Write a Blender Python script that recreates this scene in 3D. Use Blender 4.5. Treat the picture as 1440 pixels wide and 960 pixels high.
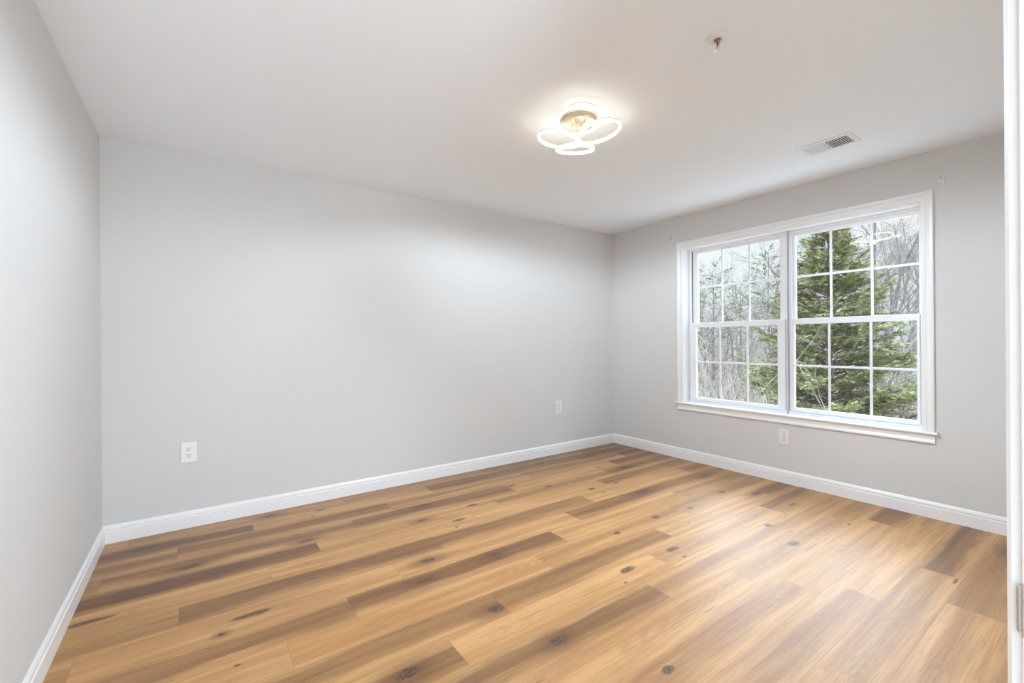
import bpy, bmesh, math, random
import numpy as np
from mathutils import Vector, Matrix, Euler

for o in list(bpy.data.objects):
    bpy.data.objects.remove(o, do_unlink=True)
SC = bpy.context.scene
COL = SC.collection
PI = math.pi

# ------------------------------------------------------------------ camera
CAM = Vector((-3.9953, -3.6070, 1.1993))
YAW, PITCH, ROLL, FPX = .6141, -.0011, -.0078, 628.44
cam_data = bpy.data.cameras.new('camera')
cam_data.sensor_width = 36.0
cam_data.lens = FPX / 1440 * 36.0
cam_data.clip_start = .01
cam_data.clip_end = 400
cam = bpy.data.objects.new('camera', cam_data)
COL.objects.link(cam)
_f = Vector((math.sin(YAW) * math.cos(PITCH), math.cos(YAW) * math.cos(PITCH), math.sin(PITCH)))
_r = Vector((math.cos(YAW), -math.sin(YAW), 0))
_u = _r.cross(_f)
_r2 = _r * math.cos(ROLL) + _u * math.sin(ROLL)
_u2 = _u * math.cos(ROLL) - _r * math.sin(ROLL)
_m = Matrix((_r2, _u2, -_f)).transposed().to_4x4()
_m.translation = CAM
cam.matrix_world = _m
SC.camera = cam

# ------------------------------------------------------------------ colour management
SC.view_settings.view_transform = 'Standard'
try:
    SC.view_settings.look = 'None'
except Exception:
    pass
SC.view_settings.gamma = 1.0
SC.view_settings.use_curve_mapping = False
SC.view_settings.exposure = 0.78
SC.cycles.max_bounces = 14
SC.cycles.diffuse_bounces = 8
SC.cycles.glossy_bounces = 4
SC.cycles.transparent_max_bounces = 24
SC.cycles.sample_clamp_indirect = 6.0
SC.cycles.use_denoising = True

# light levels
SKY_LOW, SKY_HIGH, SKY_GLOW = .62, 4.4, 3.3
RING_EMIT = 5.2
LAMP_DOWN = 190.0
LAMP_COL = (.73, .87, 1.0)
HALL_FILL_POWER = 106.0
HALL_FILL_COL = (.70, .85, 1.0)

# ------------------------------------------------------------------ world: bright overcast sky
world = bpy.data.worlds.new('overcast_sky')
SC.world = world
world.use_nodes = True
nt = world.node_tree
nt.nodes.clear()
N, L = nt.nodes.new, nt.links.new
out = N('ShaderNodeOutputWorld')
bg = N('ShaderNodeBackground')
L(bg.outputs[0], out.inputs[0])
tc = N('ShaderNodeTexCoord')
sep = N('ShaderNodeSeparateXYZ')
L(tc.outputs['Generated'], sep.inputs[0])
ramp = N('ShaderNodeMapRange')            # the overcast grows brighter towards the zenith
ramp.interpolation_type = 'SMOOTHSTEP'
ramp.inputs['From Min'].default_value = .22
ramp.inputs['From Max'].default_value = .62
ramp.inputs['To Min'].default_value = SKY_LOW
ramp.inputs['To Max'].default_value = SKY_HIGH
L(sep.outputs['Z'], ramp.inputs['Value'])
noi = N('ShaderNodeTexNoise')
noi.inputs['Scale'].default_value = 5.0
noi.inputs['Detail'].default_value = 5.0
noi.inputs['Roughness'].default_value = .55
mp = N('ShaderNodeMapping')
mp.inputs['Scale'].default_value = (1, 1, 3.2)
L(tc.outputs['Generated'], mp.inputs[0])
L(mp.outputs[0], noi.inputs['Vector'])
cr = N('ShaderNodeValToRGB')
cr.color_ramp.elements[0].position = .40
cr.color_ramp.elements[0].color = (.87, .945, 1.0, 1)
cr.color_ramp.elements[1].position = .62
cr.color_ramp.elements[1].color = (.985, .995, 1.0, 1)
L(noi.outputs['Fac'], cr.inputs[0])
hz = N('ShaderNodeMapRange')            # bluer daylight above the pale horizon
hz.inputs['From Min'].default_value = .26
hz.inputs['From Max'].default_value = .42
L(sep.outputs['Z'], hz.inputs['Value'])
cmx = N('ShaderNodeMix')
cmx.data_type = 'RGBA'
cmx.inputs[7].default_value = (.70, .87, 1.08, 1)
L(hz.outputs[0], cmx.inputs[0]); L(cr.outputs[0], cmx.inputs[6])
L(cmx.outputs[2], bg.inputs['Color'])
# added unseen glow, as if sun behind thin cloud, to whiten the floor reflection
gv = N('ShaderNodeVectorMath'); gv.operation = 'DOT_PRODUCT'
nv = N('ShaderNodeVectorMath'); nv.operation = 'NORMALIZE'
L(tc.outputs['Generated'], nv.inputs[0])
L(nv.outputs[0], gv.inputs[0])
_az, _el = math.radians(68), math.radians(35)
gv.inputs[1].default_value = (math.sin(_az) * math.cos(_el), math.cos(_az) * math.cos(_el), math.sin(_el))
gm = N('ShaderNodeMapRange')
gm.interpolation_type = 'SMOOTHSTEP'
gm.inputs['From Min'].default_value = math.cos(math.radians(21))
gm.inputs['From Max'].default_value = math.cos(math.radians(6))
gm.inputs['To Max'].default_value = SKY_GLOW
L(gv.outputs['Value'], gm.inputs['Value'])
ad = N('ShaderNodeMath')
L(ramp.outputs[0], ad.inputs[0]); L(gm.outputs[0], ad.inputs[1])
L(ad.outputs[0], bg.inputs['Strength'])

# ------------------------------------------------------------------ helpers
def link(o, parent=None):
    COL.objects.link(o)
    if parent is not None:
        o.parent = parent
    return o

def tag(o, label=None, cat=None, group=None, kind=None):
    if label: o['label'] = label
    if cat: o['category'] = cat
    if group: o['group'] = group
    if kind: o['kind'] = kind
    return o

def empty(name, loc=(0, 0, 0), rot=(0, 0, 0), parent=None):
    o = bpy.data.objects.new(name, None)
    o.empty_display_size = .05
    o.location = loc
    o.rotation_euler = rot
    return link(o, parent)

def obj(name, bm, mat, parent=None, smooth=False, loc=None):
    me = bpy.data.meshes.new(name)
    bmesh.ops.recalc_face_normals(bm, faces=bm.faces[:])
    if smooth:
        for f in bm.faces: f.smooth = True
    bm.to_mesh(me)
    bm.free()
    if mat: me.materials.append(mat)
    o = bpy.data.objects.new(name, me)
    if loc: o.location = loc
    link(o, parent)
    return o

def raw(name, verts, faces, mat, parent=None, smooth=False):
    me = bpy.data.meshes.new(name)
    me.from_pydata(verts, [], faces)
    me.update()
    if smooth:
        me.polygons.foreach_set('use_smooth', [True] * len(me.polygons))
    if mat: me.materials.append(mat)
    return link(bpy.data.objects.new(name, me), parent)

def bx(bm, x0, x1, y0, y1, z0, z1, bev=0):
    r = bmesh.ops.create_cube(bm, size=1)
    for v in r['verts']:
        v.co = Vector(((x0 + x1) / 2 + v.co.x * (x1 - x0), (y0 + y1) / 2 + v.co.y * (y1 - y0), (z0 + z1) / 2 + v.co.z * (z1 - z0)))
    if bev:
        es = list({e for v in r['verts'] for e in v.link_edges})
        bmesh.ops.bevel(bm, geom=es, offset=bev, segments=2, affect='EDGES', profile=.5)

def box(x0, x1, y0, y1, z0, z1, bev=0):
    bm = bmesh.new()
    bx(bm, x0, x1, y0, y1, z0, z1, bev)
    return bm

def prism(bm, prof, p0, p1, nrm, up=(0, 0, 1), m0=0.0, m1=0.0):
    """sweep a profile (out, up) from p0 to p1; m0, m1 shift the ends by out*m (mitres)"""
    p0, p1, nrm, up = Vector(p0), Vector(p1), Vector(nrm), Vector(up)
    d = (p1 - p0).normalized()
    a = [bm.verts.new(p0 + nrm * q[0] + up * q[1] + d * (m0 * q[0] + 0)) for q in prof]
    b = [bm.verts.new(p1 + nrm * q[0] + up * q[1] + d * (m1 * q[0] + 0)) for q in prof]
    n = len(prof)
    for i in range(n):
        bm.faces.new((a[i], a[(i + 1) % n], b[(i + 1) % n], b[i]))
    bm.faces.new(a[::-1])
    bm.faces.new(b)

def lathe(bm, prof, seg=32, axis='z', origin=(0, 0, 0), closed=False):
    rings = []
    for (r, h) in prof:
        ring = []
        for k in range(seg):
            a = 2 * PI * k / seg
            p = {'z': (r * math.cos(a), r * math.sin(a), h), 'y': (r * math.cos(a), h, r * math.sin(a)), 'x': (h, r * math.cos(a), r * math.sin(a))}[axis]
            ring.append(bm.verts.new(Vector(origin) + Vector(p)))
        rings.append(ring)
    for i in range(len(rings) - 1):
        for k in range(seg):
            bm.faces.new((rings[i][k], rings[i][(k + 1) % seg], rings[i + 1][(k + 1) % seg], rings[i + 1][k]))
    if closed:
        for k in range(seg):
            bm.faces.new((rings[-1][k], rings[-1][(k + 1) % seg], rings[0][(k + 1) % seg], rings[0][k]))
    else:
        bm.faces.new(rings[0][::-1])
        bm.faces.new(rings[-1])

def tube(bm, pts, rad, seg=8):
    pts = [Vector(p) for p in pts]
    rings = []
    for i, p in enumerate(pts):
        t = (pts[min(i + 1, len(pts) - 1)] - pts[max(i - 1, 0)]).normalized()
        s = t.cross(Vector((.3, .2, .93)))
        if s.length < 1e-3: s = t.cross(Vector((1, 0, 0)))
        s.normalize()
        w = t.cross(s)
        r = rad[i] if isinstance(rad, (list, tuple)) else rad
        rings.append([bm.verts.new(p + (s * math.cos(2 * PI * k / seg) + w * math.sin(2 * PI * k / seg)) * r) for k in range(seg)])
    for i in range(len(rings) - 1):
        for k in range(seg):
            bm.faces.new((rings[i][k], rings[i][(k + 1) % seg], rings[i + 1][(k + 1) % seg], rings[i + 1][k]))
    bm.faces.new(rings[0][::-1])
    bm.faces.new(rings[-1])

# ------------------------------------------------------------------ materials
def mat(name, col=(.8, .8, .8), rough=.5, metal=0, spec=.5, emit=None, estr=0, bump=None, var=None):
    m = bpy.data.materials.new(name)
    m.use_nodes = True
    t = m.node_tree
    b = t.nodes['Principled BSDF']
    b.inputs['Base Color'].default_value = (*col, 1)
    b.inputs['Roughness'].default_value = rough
    b.inputs['Metallic'].default_value = metal
    b.inputs['Specular IOR Level'].default_value = spec
    if emit:
        b.inputs['Emission Color'].default_value = (*emit, 1)
        b.inputs['Emission Strength'].default_value = estr
    if bump or var:
        tc = t.nodes.new('ShaderNodeTexCoord')
    if bump:
        sc, st, dist = bump
        n = t.nodes.new('ShaderNodeTexNoise')
        n.inputs['Scale'].default_value = sc
        n.inputs['Detail'].default_value = 3
        t.links.new(tc.outputs['Object'], n.inputs['Vector'])
        bp = t.nodes.new('ShaderNodeBump')
        bp.inputs['Strength'].default_value = st
        bp.inputs['Distance'].default_value = dist
        t.links.new(n.outputs['Fac'], bp.inputs['Height'])
        t.links.new(bp.outputs[0], b.inputs['Normal'])
    if var:
        sc, c2, lo, hi = var
        n = t.nodes.new('ShaderNodeTexNoise')
        n.inputs['Scale'].default_value = sc
        n.inputs['Detail'].default_value = 4
        t.links.new(tc.outputs['Object'], n.inputs['Vector'])
        r = t.nodes.new('ShaderNodeValToRGB')
        r.color_ramp.elements[0].position = lo
        r.color_ramp.elements[0].color = (*col, 1)
        r.color_ramp.elements[1].position = hi
        r.color_ramp.elements[1].color = (*c2, 1)
        t.links.new(n.outputs['Fac'], r.inputs[0])
        t.links.new(r.outputs[0], b.inputs['Base Color'])
    return m

M_WALL = mat('wall_paint', (.70, .694, .682), .75, spec=.25, bump=(220, .06, .002))
M_CEIL = mat('ceiling_paint', (.86, .885, .915), .85, spec=.2, bump=(160, .06, .002))
M_TRIM = mat('trim_paint', (.89, .89, .89), .32, spec=.5)
M_VINYL = mat('white_vinyl', (.86, .87, .89), .35, spec=.5)
M_DARK = mat('dark_slot', (.012, .012, .013), .7)
M_SHADE = mat('gap_shadow_strip', (.03, .03, .035), .8)
M_PLATE = mat('outlet_plastic', (.83, .82, .79), .3)
M_VENT = mat('vent_enamel', (.84, .84, .83), .4)
M_CHROME = mat('chrome', (.75, .75, .76), .18, 1)
M_BRASS = mat('sprinkler_brass', (.55, .38, .25), .3, 1)
M_NICKEL = mat('satin_nickel', (.62, .58, .55), .35, 1)
M_LAMP = mat('lamp_white_metal', (.85, .84, .81), .35)
M_GOLD = mat('lamp_canopy_champagne', (.52, .44, .32), .25, .6)
M_LED = mat('led_strip', (.9, .88, .82), .5, emit=(1.0, .94, .84), estr=RING_EMIT)

def glass_mat():
    m = bpy.data.materials.new('window_glass')
    m.use_nodes = True
    t = m.node_tree
    t.nodes.clear()
    o = t.nodes.new('ShaderNodeOutputMaterial')
    mx = t.nodes.new('ShaderNodeMixShader')
    tr = t.nodes.new('ShaderNodeBsdfTransparent')
    tr.inputs[0].default_value = (.97, .985, .98, 1)
    gl = t.nodes.new('ShaderNodeBsdfGlossy')
    gl.inputs['Roughness'].default_value = .0
    lw = t.nodes.new('ShaderNodeLayerWeight')
    lw.inputs[0].default_value = .5
    pw = t.nodes.new('ShaderNodeMath'); pw.operation = 'POWER'; pw.inputs[1].default_value = 5
    ma = t.nodes.new('ShaderNodeMath'); ma.operation = 'MULTIPLY_ADD'
    ma.inputs[1].default_value = .9; ma.inputs[2].default_value = .035
    t.links.new(lw.outputs['Facing'], pw.inputs[0])
    t.links.new(pw.outputs[0], ma.inputs[0])
    t.links.new(ma.outputs[0], mx.inputs[0])
    t.links.new(tr.outputs[0], mx.inputs[1])
    t.links.new(gl.outputs[0], mx.inputs[2])
    t.links.new(mx.outputs[0], o.inputs[0])
    return m
M_GLASS = glass_mat()

# ------------------------------------------------------------------ room shell
H, W, YF = 2.44, 4.4656, -3.530       # ceiling height, room width (x), front wall face (y)
WT = .16
# window opening in the right wall
WY0, WY1, WZ0, WZ1 = -2.742, -.928, .572, 2.116

def shell(name, bm, m, label, cat):
    return tag(obj(name, bm, m), label, cat, kind='structure')

shell('wall_back', box(-W - WT, WT, 0, WT, -.05, H), M_WALL, 'long pale grey wall on the left side of the photo, with two outlets', 'wall')
shell('wall_left', box(-W - WT, -W, YF - WT, 0, -.05, H), M_WALL, 'pale grey wall cut by the left edge of the photo', 'wall')
bm = bmesh.new()
bx(bm, 0, WT, YF - WT, WY0, -.05, H)
bx(bm, 0, WT, WY1, 0, -.05, H)
bx(bm, 0, WT, WY0, WY1, -.05, WZ0 - .004)
bx(bm, 0, WT, WY0, WY1, WZ1, H)
shell('wall_right', bm, M_WALL, 'pale grey wall holding the twin window', 'wall')
# front wall with the doorway the photo is taken from
DX0, DX1, DZ = -4.10, -3.262, 2.05
bm = bmesh.new()
bx(bm, -W, DX0, YF - .12, YF, -.05, H)
bx(bm, DX1, 0, YF - .12, YF, -.05, H)
bx(bm, DX0, DX1, YF - .12, YF, DZ, H)
shell('wall_front', bm, M_WALL, 'wall with the doorway at the right edge of the photo', 'wall')
shell('ceiling', box(-W - WT, WT, YF - WT, WT, H, H + .12), M_CEIL, 'flat white painted ceiling', 'ceiling')

# ------------------------------------------------------------------ plank floor
PW, Y0 = .183, .157
JOINT = {0: -3.1, 1: -3.705, 2: -4.095, 3: -3.157, 4: -3.42, 5: -1.21, 6: -4.068, 7: -1.905, 8: -3.43, 9: -3.711, 10: -2.87,
         11: -3.179, 12: -2.197, 13: -1.75, 14: -.375, 15: -1.45, 16: -.91, 17: -1.23, 18: -2.3, 19: -.7}
# (row, x inside the plank): (band start v, band end v, darkness, tone)
BAND = {(0, -4): (.0, .5, .35, .75), (0, -2.5): (.0, .5, .40, .7), (0, -1): (.1, .8, .55, .7), (0, -.1): (.0, .9, .6, .6),
 (1, -4.2): (.22, .92, .92, .8), (1, -3.): (.02, .3, .25, .9), (1, -2.): (.0, .8, .72, .7), (1, -.6): (.0, .8, .75, .7),
 (2, -4.3): (.18, .75, .50, .85), (2, -3.5): (.0, .65, .68, .85), (2, -2.): (.12, .5, .42, .85), (2, -1.): (.05, .5, .50, .8), (2, -.1): (.1, .7, .8, .6),
 (3, -4.42): (.1, .7, .5, .85), (3, -3.8): (.06, .72, .62, .9), (3, -2.5): (.0, .82, .72, .85), (3, -1.2): (.0, .4, .16, .9), (3, -.3): (.0, .7, .82, .7),
 (4, -4.): (.15, .88, .88, .85), (4, -3.): (.6, .95, .12, .95), (4, -1.5): (.25, .8, .50, .9), (4, -.4): (.0, .65, .6, .8),
 (5, -4.2): (.75, .98, .15, 1.), (5, -3.): (.8, .98, .1, 1.), (5, -2.): (.8, .98, .1, 1.), (5, -.6): (.0, .68, .58, .9),
 (6, -4.3): (.35, .95, .35, .95), (6, -3.5): (.04, .80, .72, .85), (6, -2.2): (.05, .78, .60, .9), (6, -1.): (.1, .5, .12, 1.), (6, -.1): (.1, .8, .5, .8),
 (7, -3.8): (.8, .98, .15, 1.), (7, -2.5): (.8, .98, .12, 1.), (7, -1.2): (.05, .80, .66, .85), (7, -.3): (.1, .8, .55, .8),
 (8, -4.): (.2, .88, .60, .95), (8, -3.): (.02, .80, .74, .9), (8, -1.5): (.2, .7, .16, 1.), (8, -.4): (.1, .8, .4, .9),
 (9, -4.2): (.5, .9, .1, 1.), (9, -3.): (.7, .95, .1, 1.05), (9, -2.): (.1, .8, .22, .95), (9, -.6): (.05, .6, .45, .9),
 (10, -3.5): (.1, .66, .56, .95), (10, -2.2): (.05, .76, .62, .9), (10, -1.): (.6, .9, .15, 1.), (10, -.2): (.1, .8, .7, .8),
 (11, -3.8): (.25, .92, .62, .9), (11, -2.5): (.8, .98, .1, 1.05), (11, -1.3): (.2, .7, .2, 1.), (11, -.3): (.1, .62, .7, .85),
 (12, -3.): (.12, .82, .62, .9), (12, -1.5): (.2, .7, .28, .95), (12, -.5): (.3, .9, .3, .95),
 (13, -2.4): (.7, .95, .12, 1.), (13, -1.): (.1, .55, .25, .95), (13, -3.5): (.1, .5, .2, 1.),
 (14, -1.): (.4, .9, .15, 1.), (14, -.2): (.1, .72, .72, .85), (15, -.5): (.8, .98, .1, 1.05), (16, -.4): (.18, .78, .74, .9),
 (17, -.6): (.1, .9, .30, .85), (17, -2.): (.2, .6, .2, 1.)}
# knots: x, y, length, width (metres), halo
KNOT = [(-4.393, -.97, .115, .020, 0), (-4.255, -.218, .13, .030, 1), (-4.046, -.642, .07, .022, 1), (-3.92, -1.408, .016, .012, 1), (-3.803, -1.325, .085, .021, 0),
 (-3.588, -.101, .045, .018, 1), (-3.276, -.196, .05, .014, 0), (-3.35, -.285, .014, .01, 0), (-3.465, -.670, .05, .020, 1), (-3.88, -1.653, .014, .009, 0), (-2.658, -.551, .085, .036, 1),
 (-2.355, -.76, .048, .022, 0), (-2.566, -.941, .058, .021, 0), (-2.63, -1.035, .014, .012, 0), (-2.773, -.802, .04, .016, 1), (-2.968, -1.332, .05, .025, 1), (-2.643, -1.493, .045, .032, 1),
 (-1.883, -.578, .048, .022, 0), (-1.631, -.764, .045, .022, 0), (-1.375, -1.134, .012, .012, 0), (-1.40, -1.02, .04, .022, 0), (-.707, -.763, .045, .022, 1), (-1.248, -.179, .05, .022, 1),
 (-.675, -.27, .06, .03, 1), (-.36, -.23, .10, .04, 1), (-.171, -.367, .05, .03, 1), (-1.116, -1.032, .03, .02, 0), (-1.865, -1.708, .035, .022, 0), (-2.163, -2.042, .06, .026, 0),
 (-2.27, -2.12, .014, .010, 0), (-2.818, -2.245, .042, .030, 1), (-2.909, -1.923, .055, .030, 1), (-3.378, -2.063, .055, .030, 1), (-1.778, -2.039, .055, .024, 0), (-1.80, -2.13, .02, .008, 0),
 (-1.128, -1.299, .09, .035, 1), (-.446, -1.855, .07, .03, 1), (-.63, -1.686, .045, .025, 0), (-1.462, -1.69, .04, .025, 0), (-2.605, -2.601, .035, .02, 0), (-1.143, -2.413, .05, .028, 0),
 (-.48, -2.127, .06, .016, 0), (-.284, -3.166, .06, .03, 1), (-.951, -3.062, .05, .008, 0), (-.33, -1.368, .06, .02, 1), (-1.13, -1.73, .03, .02, 0),
 (-3.07, -1.512, .05, .016, 1), (-3.50, -.545, .03, .010, 0), (-3.79, -.62, .06, .007, 0), (-.9, -.62, .03, .015, 0), (-1.0, -2.20, .03, .02, 0), (-.56, -2.50, .03, .012, 0)]
rng = random.Random(7)
xl, xr, yn = -W, 0.0, YF - .12
rows = int((-yn - Y0) / PW) + 2
V, F, UVs = [], [], []
A_band, A_tone, A_seed, A_k = [], [], [], [[], [], []]
for r in range(rows):
    ya = 0.0 if r == 0 else -(Y0 + (r - 1) * PW)
    yb = max(-(Y0 + r * PW), yn)
    if ya <= yn: break
    vtop = 1 - Y0 / PW if r == 0 else 0.0
    vbot = vtop + (ya - yb) / PW
    j = JOINT.get(r, -1.0)
    while j > xl: j -= 1.24
    xs = [j + 1.24 * k for k in range(7)]
    for k in range(6):
        a, b = max(xs[k], xl), min(xs[k + 1], xr)
        if b - a < 1e-4: continue
        i = len(V)
        V += [(a, yb, 0), (b, yb, 0), (b, ya, 0), (a, ya, 0)]
        F.append((i, i + 1, i + 2, i + 3))
        u0, u1 = a - xs[k], b - xs[k]
        UVs += [(u0, vbot), (u1, vbot), (u1, vtop), (u0, vtop)]
        bd = None
        for (rr, xx), val in BAND.items():
            if rr == r and a <= xx <= b: bd = val
        if bd is None:
            bd = (rng.uniform(0, .3), rng.uniform(.6, .95), rng.choice([.08, .12, .18, .3]), rng.uniform(.85, 1.02))
        A_band.append(bd[:3])
        A_tone.append(bd[3])
        A_seed.append(rng.uniform(0, 50))
        ks = [q for q in KNOT if a <= q[0] < b and yb <= q[1] < ya][:3]
        for n in range(3):
            if n < len(ks):
                q = ks[n]
                A_k[n].append((q[0] - xs[k], (-(q[1]) - (-ya)) / PW + vtop, q[2], q[3], q[4]))
            else:
                A_k[n].append((-9, -9, .01, .01, 0))
me = bpy.data.meshes.new('floor')
me.from_pydata(V, [], F)
uvl = me.uv_layers.new(name='plank')
uvl.data.foreach_set('uv', [c for p in UVs for c in p])
def fattr(name, typ, vals, key):
    at = me.attributes.new(name, typ, 'FACE')
    at.data.foreach_set(key, [c for v in vals for c in v] if key == 'vector' else vals)
fattr('band', 'FLOAT_VECTOR', A_band, 'vector')
fattr('tone', 'FLOAT', A_tone, 'value')
fattr('seed', 'FLOAT', A_seed, 'value')
for n in range(3):
    fattr('knot_pos%d' % n, 'FLOAT_VECTOR', [(q[0], q[1], q[4]) for q in A_k[n]], 'vector')
    fattr('knot_size%d' % n, 'FLOAT_VECTOR', [(q[2], q[3] / PW, 0) for q in A_k[n]], 'vector')
me.update()

def floor_material():
    m = bpy.data.materials.new('vinyl_plank_oak')
    m.use_nodes = True
    t = m.node_tree
    b = t.nodes['Principled BSDF']
    def nd(tp, **kw):
        n = t.nodes.new(tp)
        for k, v in kw.items(): setattr(n, k, v)
        return n
    def lk(a, c): t.links.new(a, c)
    def val(sock, v):
        if isinstance(v, (int, float)): sock.default_value = v
        else: lk(v, sock)
    def mth(op, a, c=0.0, d=None, clamp=False):
        n = nd('ShaderNodeMath', operation=op, use_clamp=clamp)
        val(n.inputs[0], a); val(n.inputs[1], c)
        if d is not None: val(n.inputs[2], d)
        return n.outputs[0]
    def mr(v, a, c, lo=0.0, hi=1.0, interp='SMOOTHSTEP'):
        n = nd('ShaderNodeMapRange', interpolation_type=interp)
        val(n.inputs['Value'], v); val(n.inputs['From Min'], a); val(n.inputs['From Max'], c)
        val(n.inputs['To Min'], lo); val(n.inputs['To Max'], hi)
        return n.outputs[0]
    def at(name):
        n = nd('ShaderNodeAttribute', attribute_name=name)
        return n
    def mixc(fac, a, c, mode='MIX'):
        n = nd('ShaderNodeMix', data_type='RGBA', blend_type=mode)
        val(n.inputs[0], fac)
        for s, v in ((6, a), (7, c)):
            if isinstance(v, tuple): n.inputs[s].default_value = (*v, 1)
            else: lk(v, n.inputs[s])
        return n.outputs[2]
    uv = nd('ShaderNodeUVMap', uv_map='plank')
    s = nd('ShaderNodeSeparateXYZ'); lk(uv.outputs[0], s.inputs[0])
    u, v = s.outputs[0], s.outputs[1]
    seed = at('seed').outputs['Fac']
    tone = at('tone').outputs['Fac']
    def noise(su, sv, detail, rough=.5, off=0.0, dist=0.0):
        c = nd('ShaderNodeCombineXYZ')
        lk(mth('MULTIPLY', u, su), c.inputs[0]); lk(mth('MULTIPLY', v, sv), c.inputs[1]); lk(mth('ADD', mth('MULTIPLY', seed, 3.7), off), c.inputs[2])
        n = nd('ShaderNodeTexNoise')
        n.inputs['Scale'].default_value = 1; n.inputs['Detail'].default_value = detail; n.inputs['Roughness'].default_value = rough
        n.inputs['Distortion'].default_value = dist
        lk(c.outputs[0], n.inputs['Vector'])
        return n.outputs['Fac']
    # dark heartwood band
    bs = nd('ShaderNodeSeparateXYZ'); lk(at('band').outputs['Vector'], bs.inputs[0])
    b0, b1, bd = bs.outputs
    wob = mth('MULTIPLY', mth('SUBTRACT', noise(1.9, .5, 2), .5), .34)
    wob2 = mth('MULTIPLY', mth('SUBTRACT', noise(1.6, .5, 3, off=20.), .5), .55)
    fea = mth('MULTIPLY', mth('SUBTRACT', noise(5.0, 9, 4, .65, off=90.), .5), .42)
    vw = mth('ADD', v, mth('ADD', wob, mth('MULTIPLY', fea, .45)))
    vw2 = mth('ADD', v, mth('ADD', wob2, fea))
    up = mr(vw, mth('SUBTRACT', b0, .06), mth('ADD', b0, .07))
    dn = mr(vw2, mth('SUBTRACT', b1, .22), mth('ADD', b1, .14), 1.0, 0.0)
    body = mth('MULTIPLY', mth('MULTIPLY', up, dn), bd)
    core = mth('MULTIPLY', mr(mth('ABSOLUTE', mth('SUBTRACT', vw, mth('ADD', b0, mth('MULTIPLY', wob2, .8)))), 0.0, .16, 1.0, 0.0), mth('POWER', bd, 2.0))
    # grain
    g1 = noise(3.0, 22, 5, .65)
    g2 = noise(9.0, 95, 3, .6, off=7.)
    g3 = noise(1.1, 3.2, 3, .5, off=13.)
    # cathedral figure inside the dark wood
    rr = mth('SUBTRACT', v, mth('ADD', .45, wob))
    ph = mth('ADD', mth('ADD', mth('MULTIPLY', u, 70), mth('MULTIPLY', mth('MULTIPLY', rr, rr), 160)), mth('MULTIPLY', g3, 45))
    cath = mth('MULTIPLY', mth('ADD', mth('SINE', ph), 1.0), .5)
    cmask = mth('MULTIPLY', mr(mth('ABSOLUTE', rr), .05, .28, 1.0, 0.0), mr(noise(2.6, .4, 1, off=31.), .45, .62))
    cfig = mth('MULTIPLY', cath, cmask)
    light = mixc(mr(g3, .35, .68), LIGHT_A, LIGHT_B)
    dark = mixc(mr(g3, .35, .68), DARK_A, DARK_B)
    col = mixc(mth('MULTIPLY', body, 1.0, clamp=True), light, dark)
    col = mixc(mth('MULTIPLY', mth('MULTIPLY', core, mr(noise(1.5, .3, 2, off=40.), .42, .62)), .62, clamp=True), col, (.085, .042, .020))
    k1 = mth('ADD', .56, mth('MULTIPLY', g1, .88))
    k2 = mth('ADD', .80, mth('MULTIPLY', g2, .40))
    k3 = mth('SUBTRACT', 1.06, mth('MULTIPLY', cfig, .15))
    kk = mth('MULTIPLY', mth('MULTIPLY', k1, k2), mth('MULTIPLY', k3, tone))
    # fine dark hairline checks
    chk = mth('MULTIPLY', mr(noise(4.0, 30, 3, .55, off=50.), .62, .72), mr(noise(1.6, 1.8, 2, off=60.), .48, .60))
    kk = mth('MULTIPLY', kk, mth('SUBTRACT', 1.0, mth('MULTIPLY', chk, .55)))
    comb = nd('ShaderNodeCombineXYZ')
    for q in range(3): lk(kk, comb.inputs[q])
    col = mixc(1.0, col, comb.outputs[0], 'MULTIPLY')
    # knots
    kn, halo = None, None
    kwob = mth('MULTIPLY', mth('SUBTRACT', noise(22, 4.5, 3, off=70.), .5), .75)
    for n in range(3):
        kp = nd('ShaderNodeSeparateXYZ'); lk(at('knot_pos%d' % n).outputs['Vector'], kp.inputs[0])
        ks = nd('ShaderNodeSeparateXYZ'); lk(at('knot_size%d' % n).outputs['Vector'], ks.inputs[0])
        du = mth('DIVIDE', mth('SUBTRACT', u, kp.outputs[0]), ks.outputs[0])
        dv = mth('DIVIDE', mth('SUBTRACT', v, kp.outputs[1]), ks.outputs[1])
        d = mth('SQRT', mth('ADD', mth('MULTIPLY', du, du), mth('MULTIPLY', dv, dv)))
        d = mth('ADD', d, kwob)
        a = mr(d, .55, 1.12, 1.0, 0.0)
        h = mth('MULTIPLY', mr(d, .8, 3.4, 1.0, 0.0), kp.outputs[2])
        kn = a if kn is None else mth('MAXIMUM', kn, a)
        halo = h if halo is None else mth('MAXIMUM', halo, h)
    col = mixc(mth('MULTIPLY', halo, .55), col, DARK_A)
    kcol = mixc(mr(noise(75, 20, 3, off=80.), .38, .62), (.032, .015, .008), (.17, .085, .040))
    col = mixc(mth('MULTIPLY', kn, .86), col, kcol)
    # fine micro-bevel at the seams
    ev = mth('MINIMUM', v, mth('SUBTRACT', 1.0, v))
    eu = mth('MINIMUM', u, mth('SUBTRACT', 1.24, u))
    seam = mth('MAXIMUM', mr(ev, .0, .012, 1.0, 0.0), mr(eu, .0, .0022, 1.0, 0.0))
    col = mixc(mth('MULTIPLY', seam, .38), col, (.12, .07, .035))
    lk(col, b.inputs['Base Color'])
    lk(mth('ADD', FLOOR_ROUGH - .05, mth('MULTIPLY', g1, .10)), b.inputs['Roughness'])
    b.inputs['Specular IOR Level'].default_value = FLOOR_SPEC
    b.inputs['Coat Weight'].default_value = FLOOR_COAT
    b.inputs['Coat Roughness'].default_value = FLOOR_ROUGH
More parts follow.
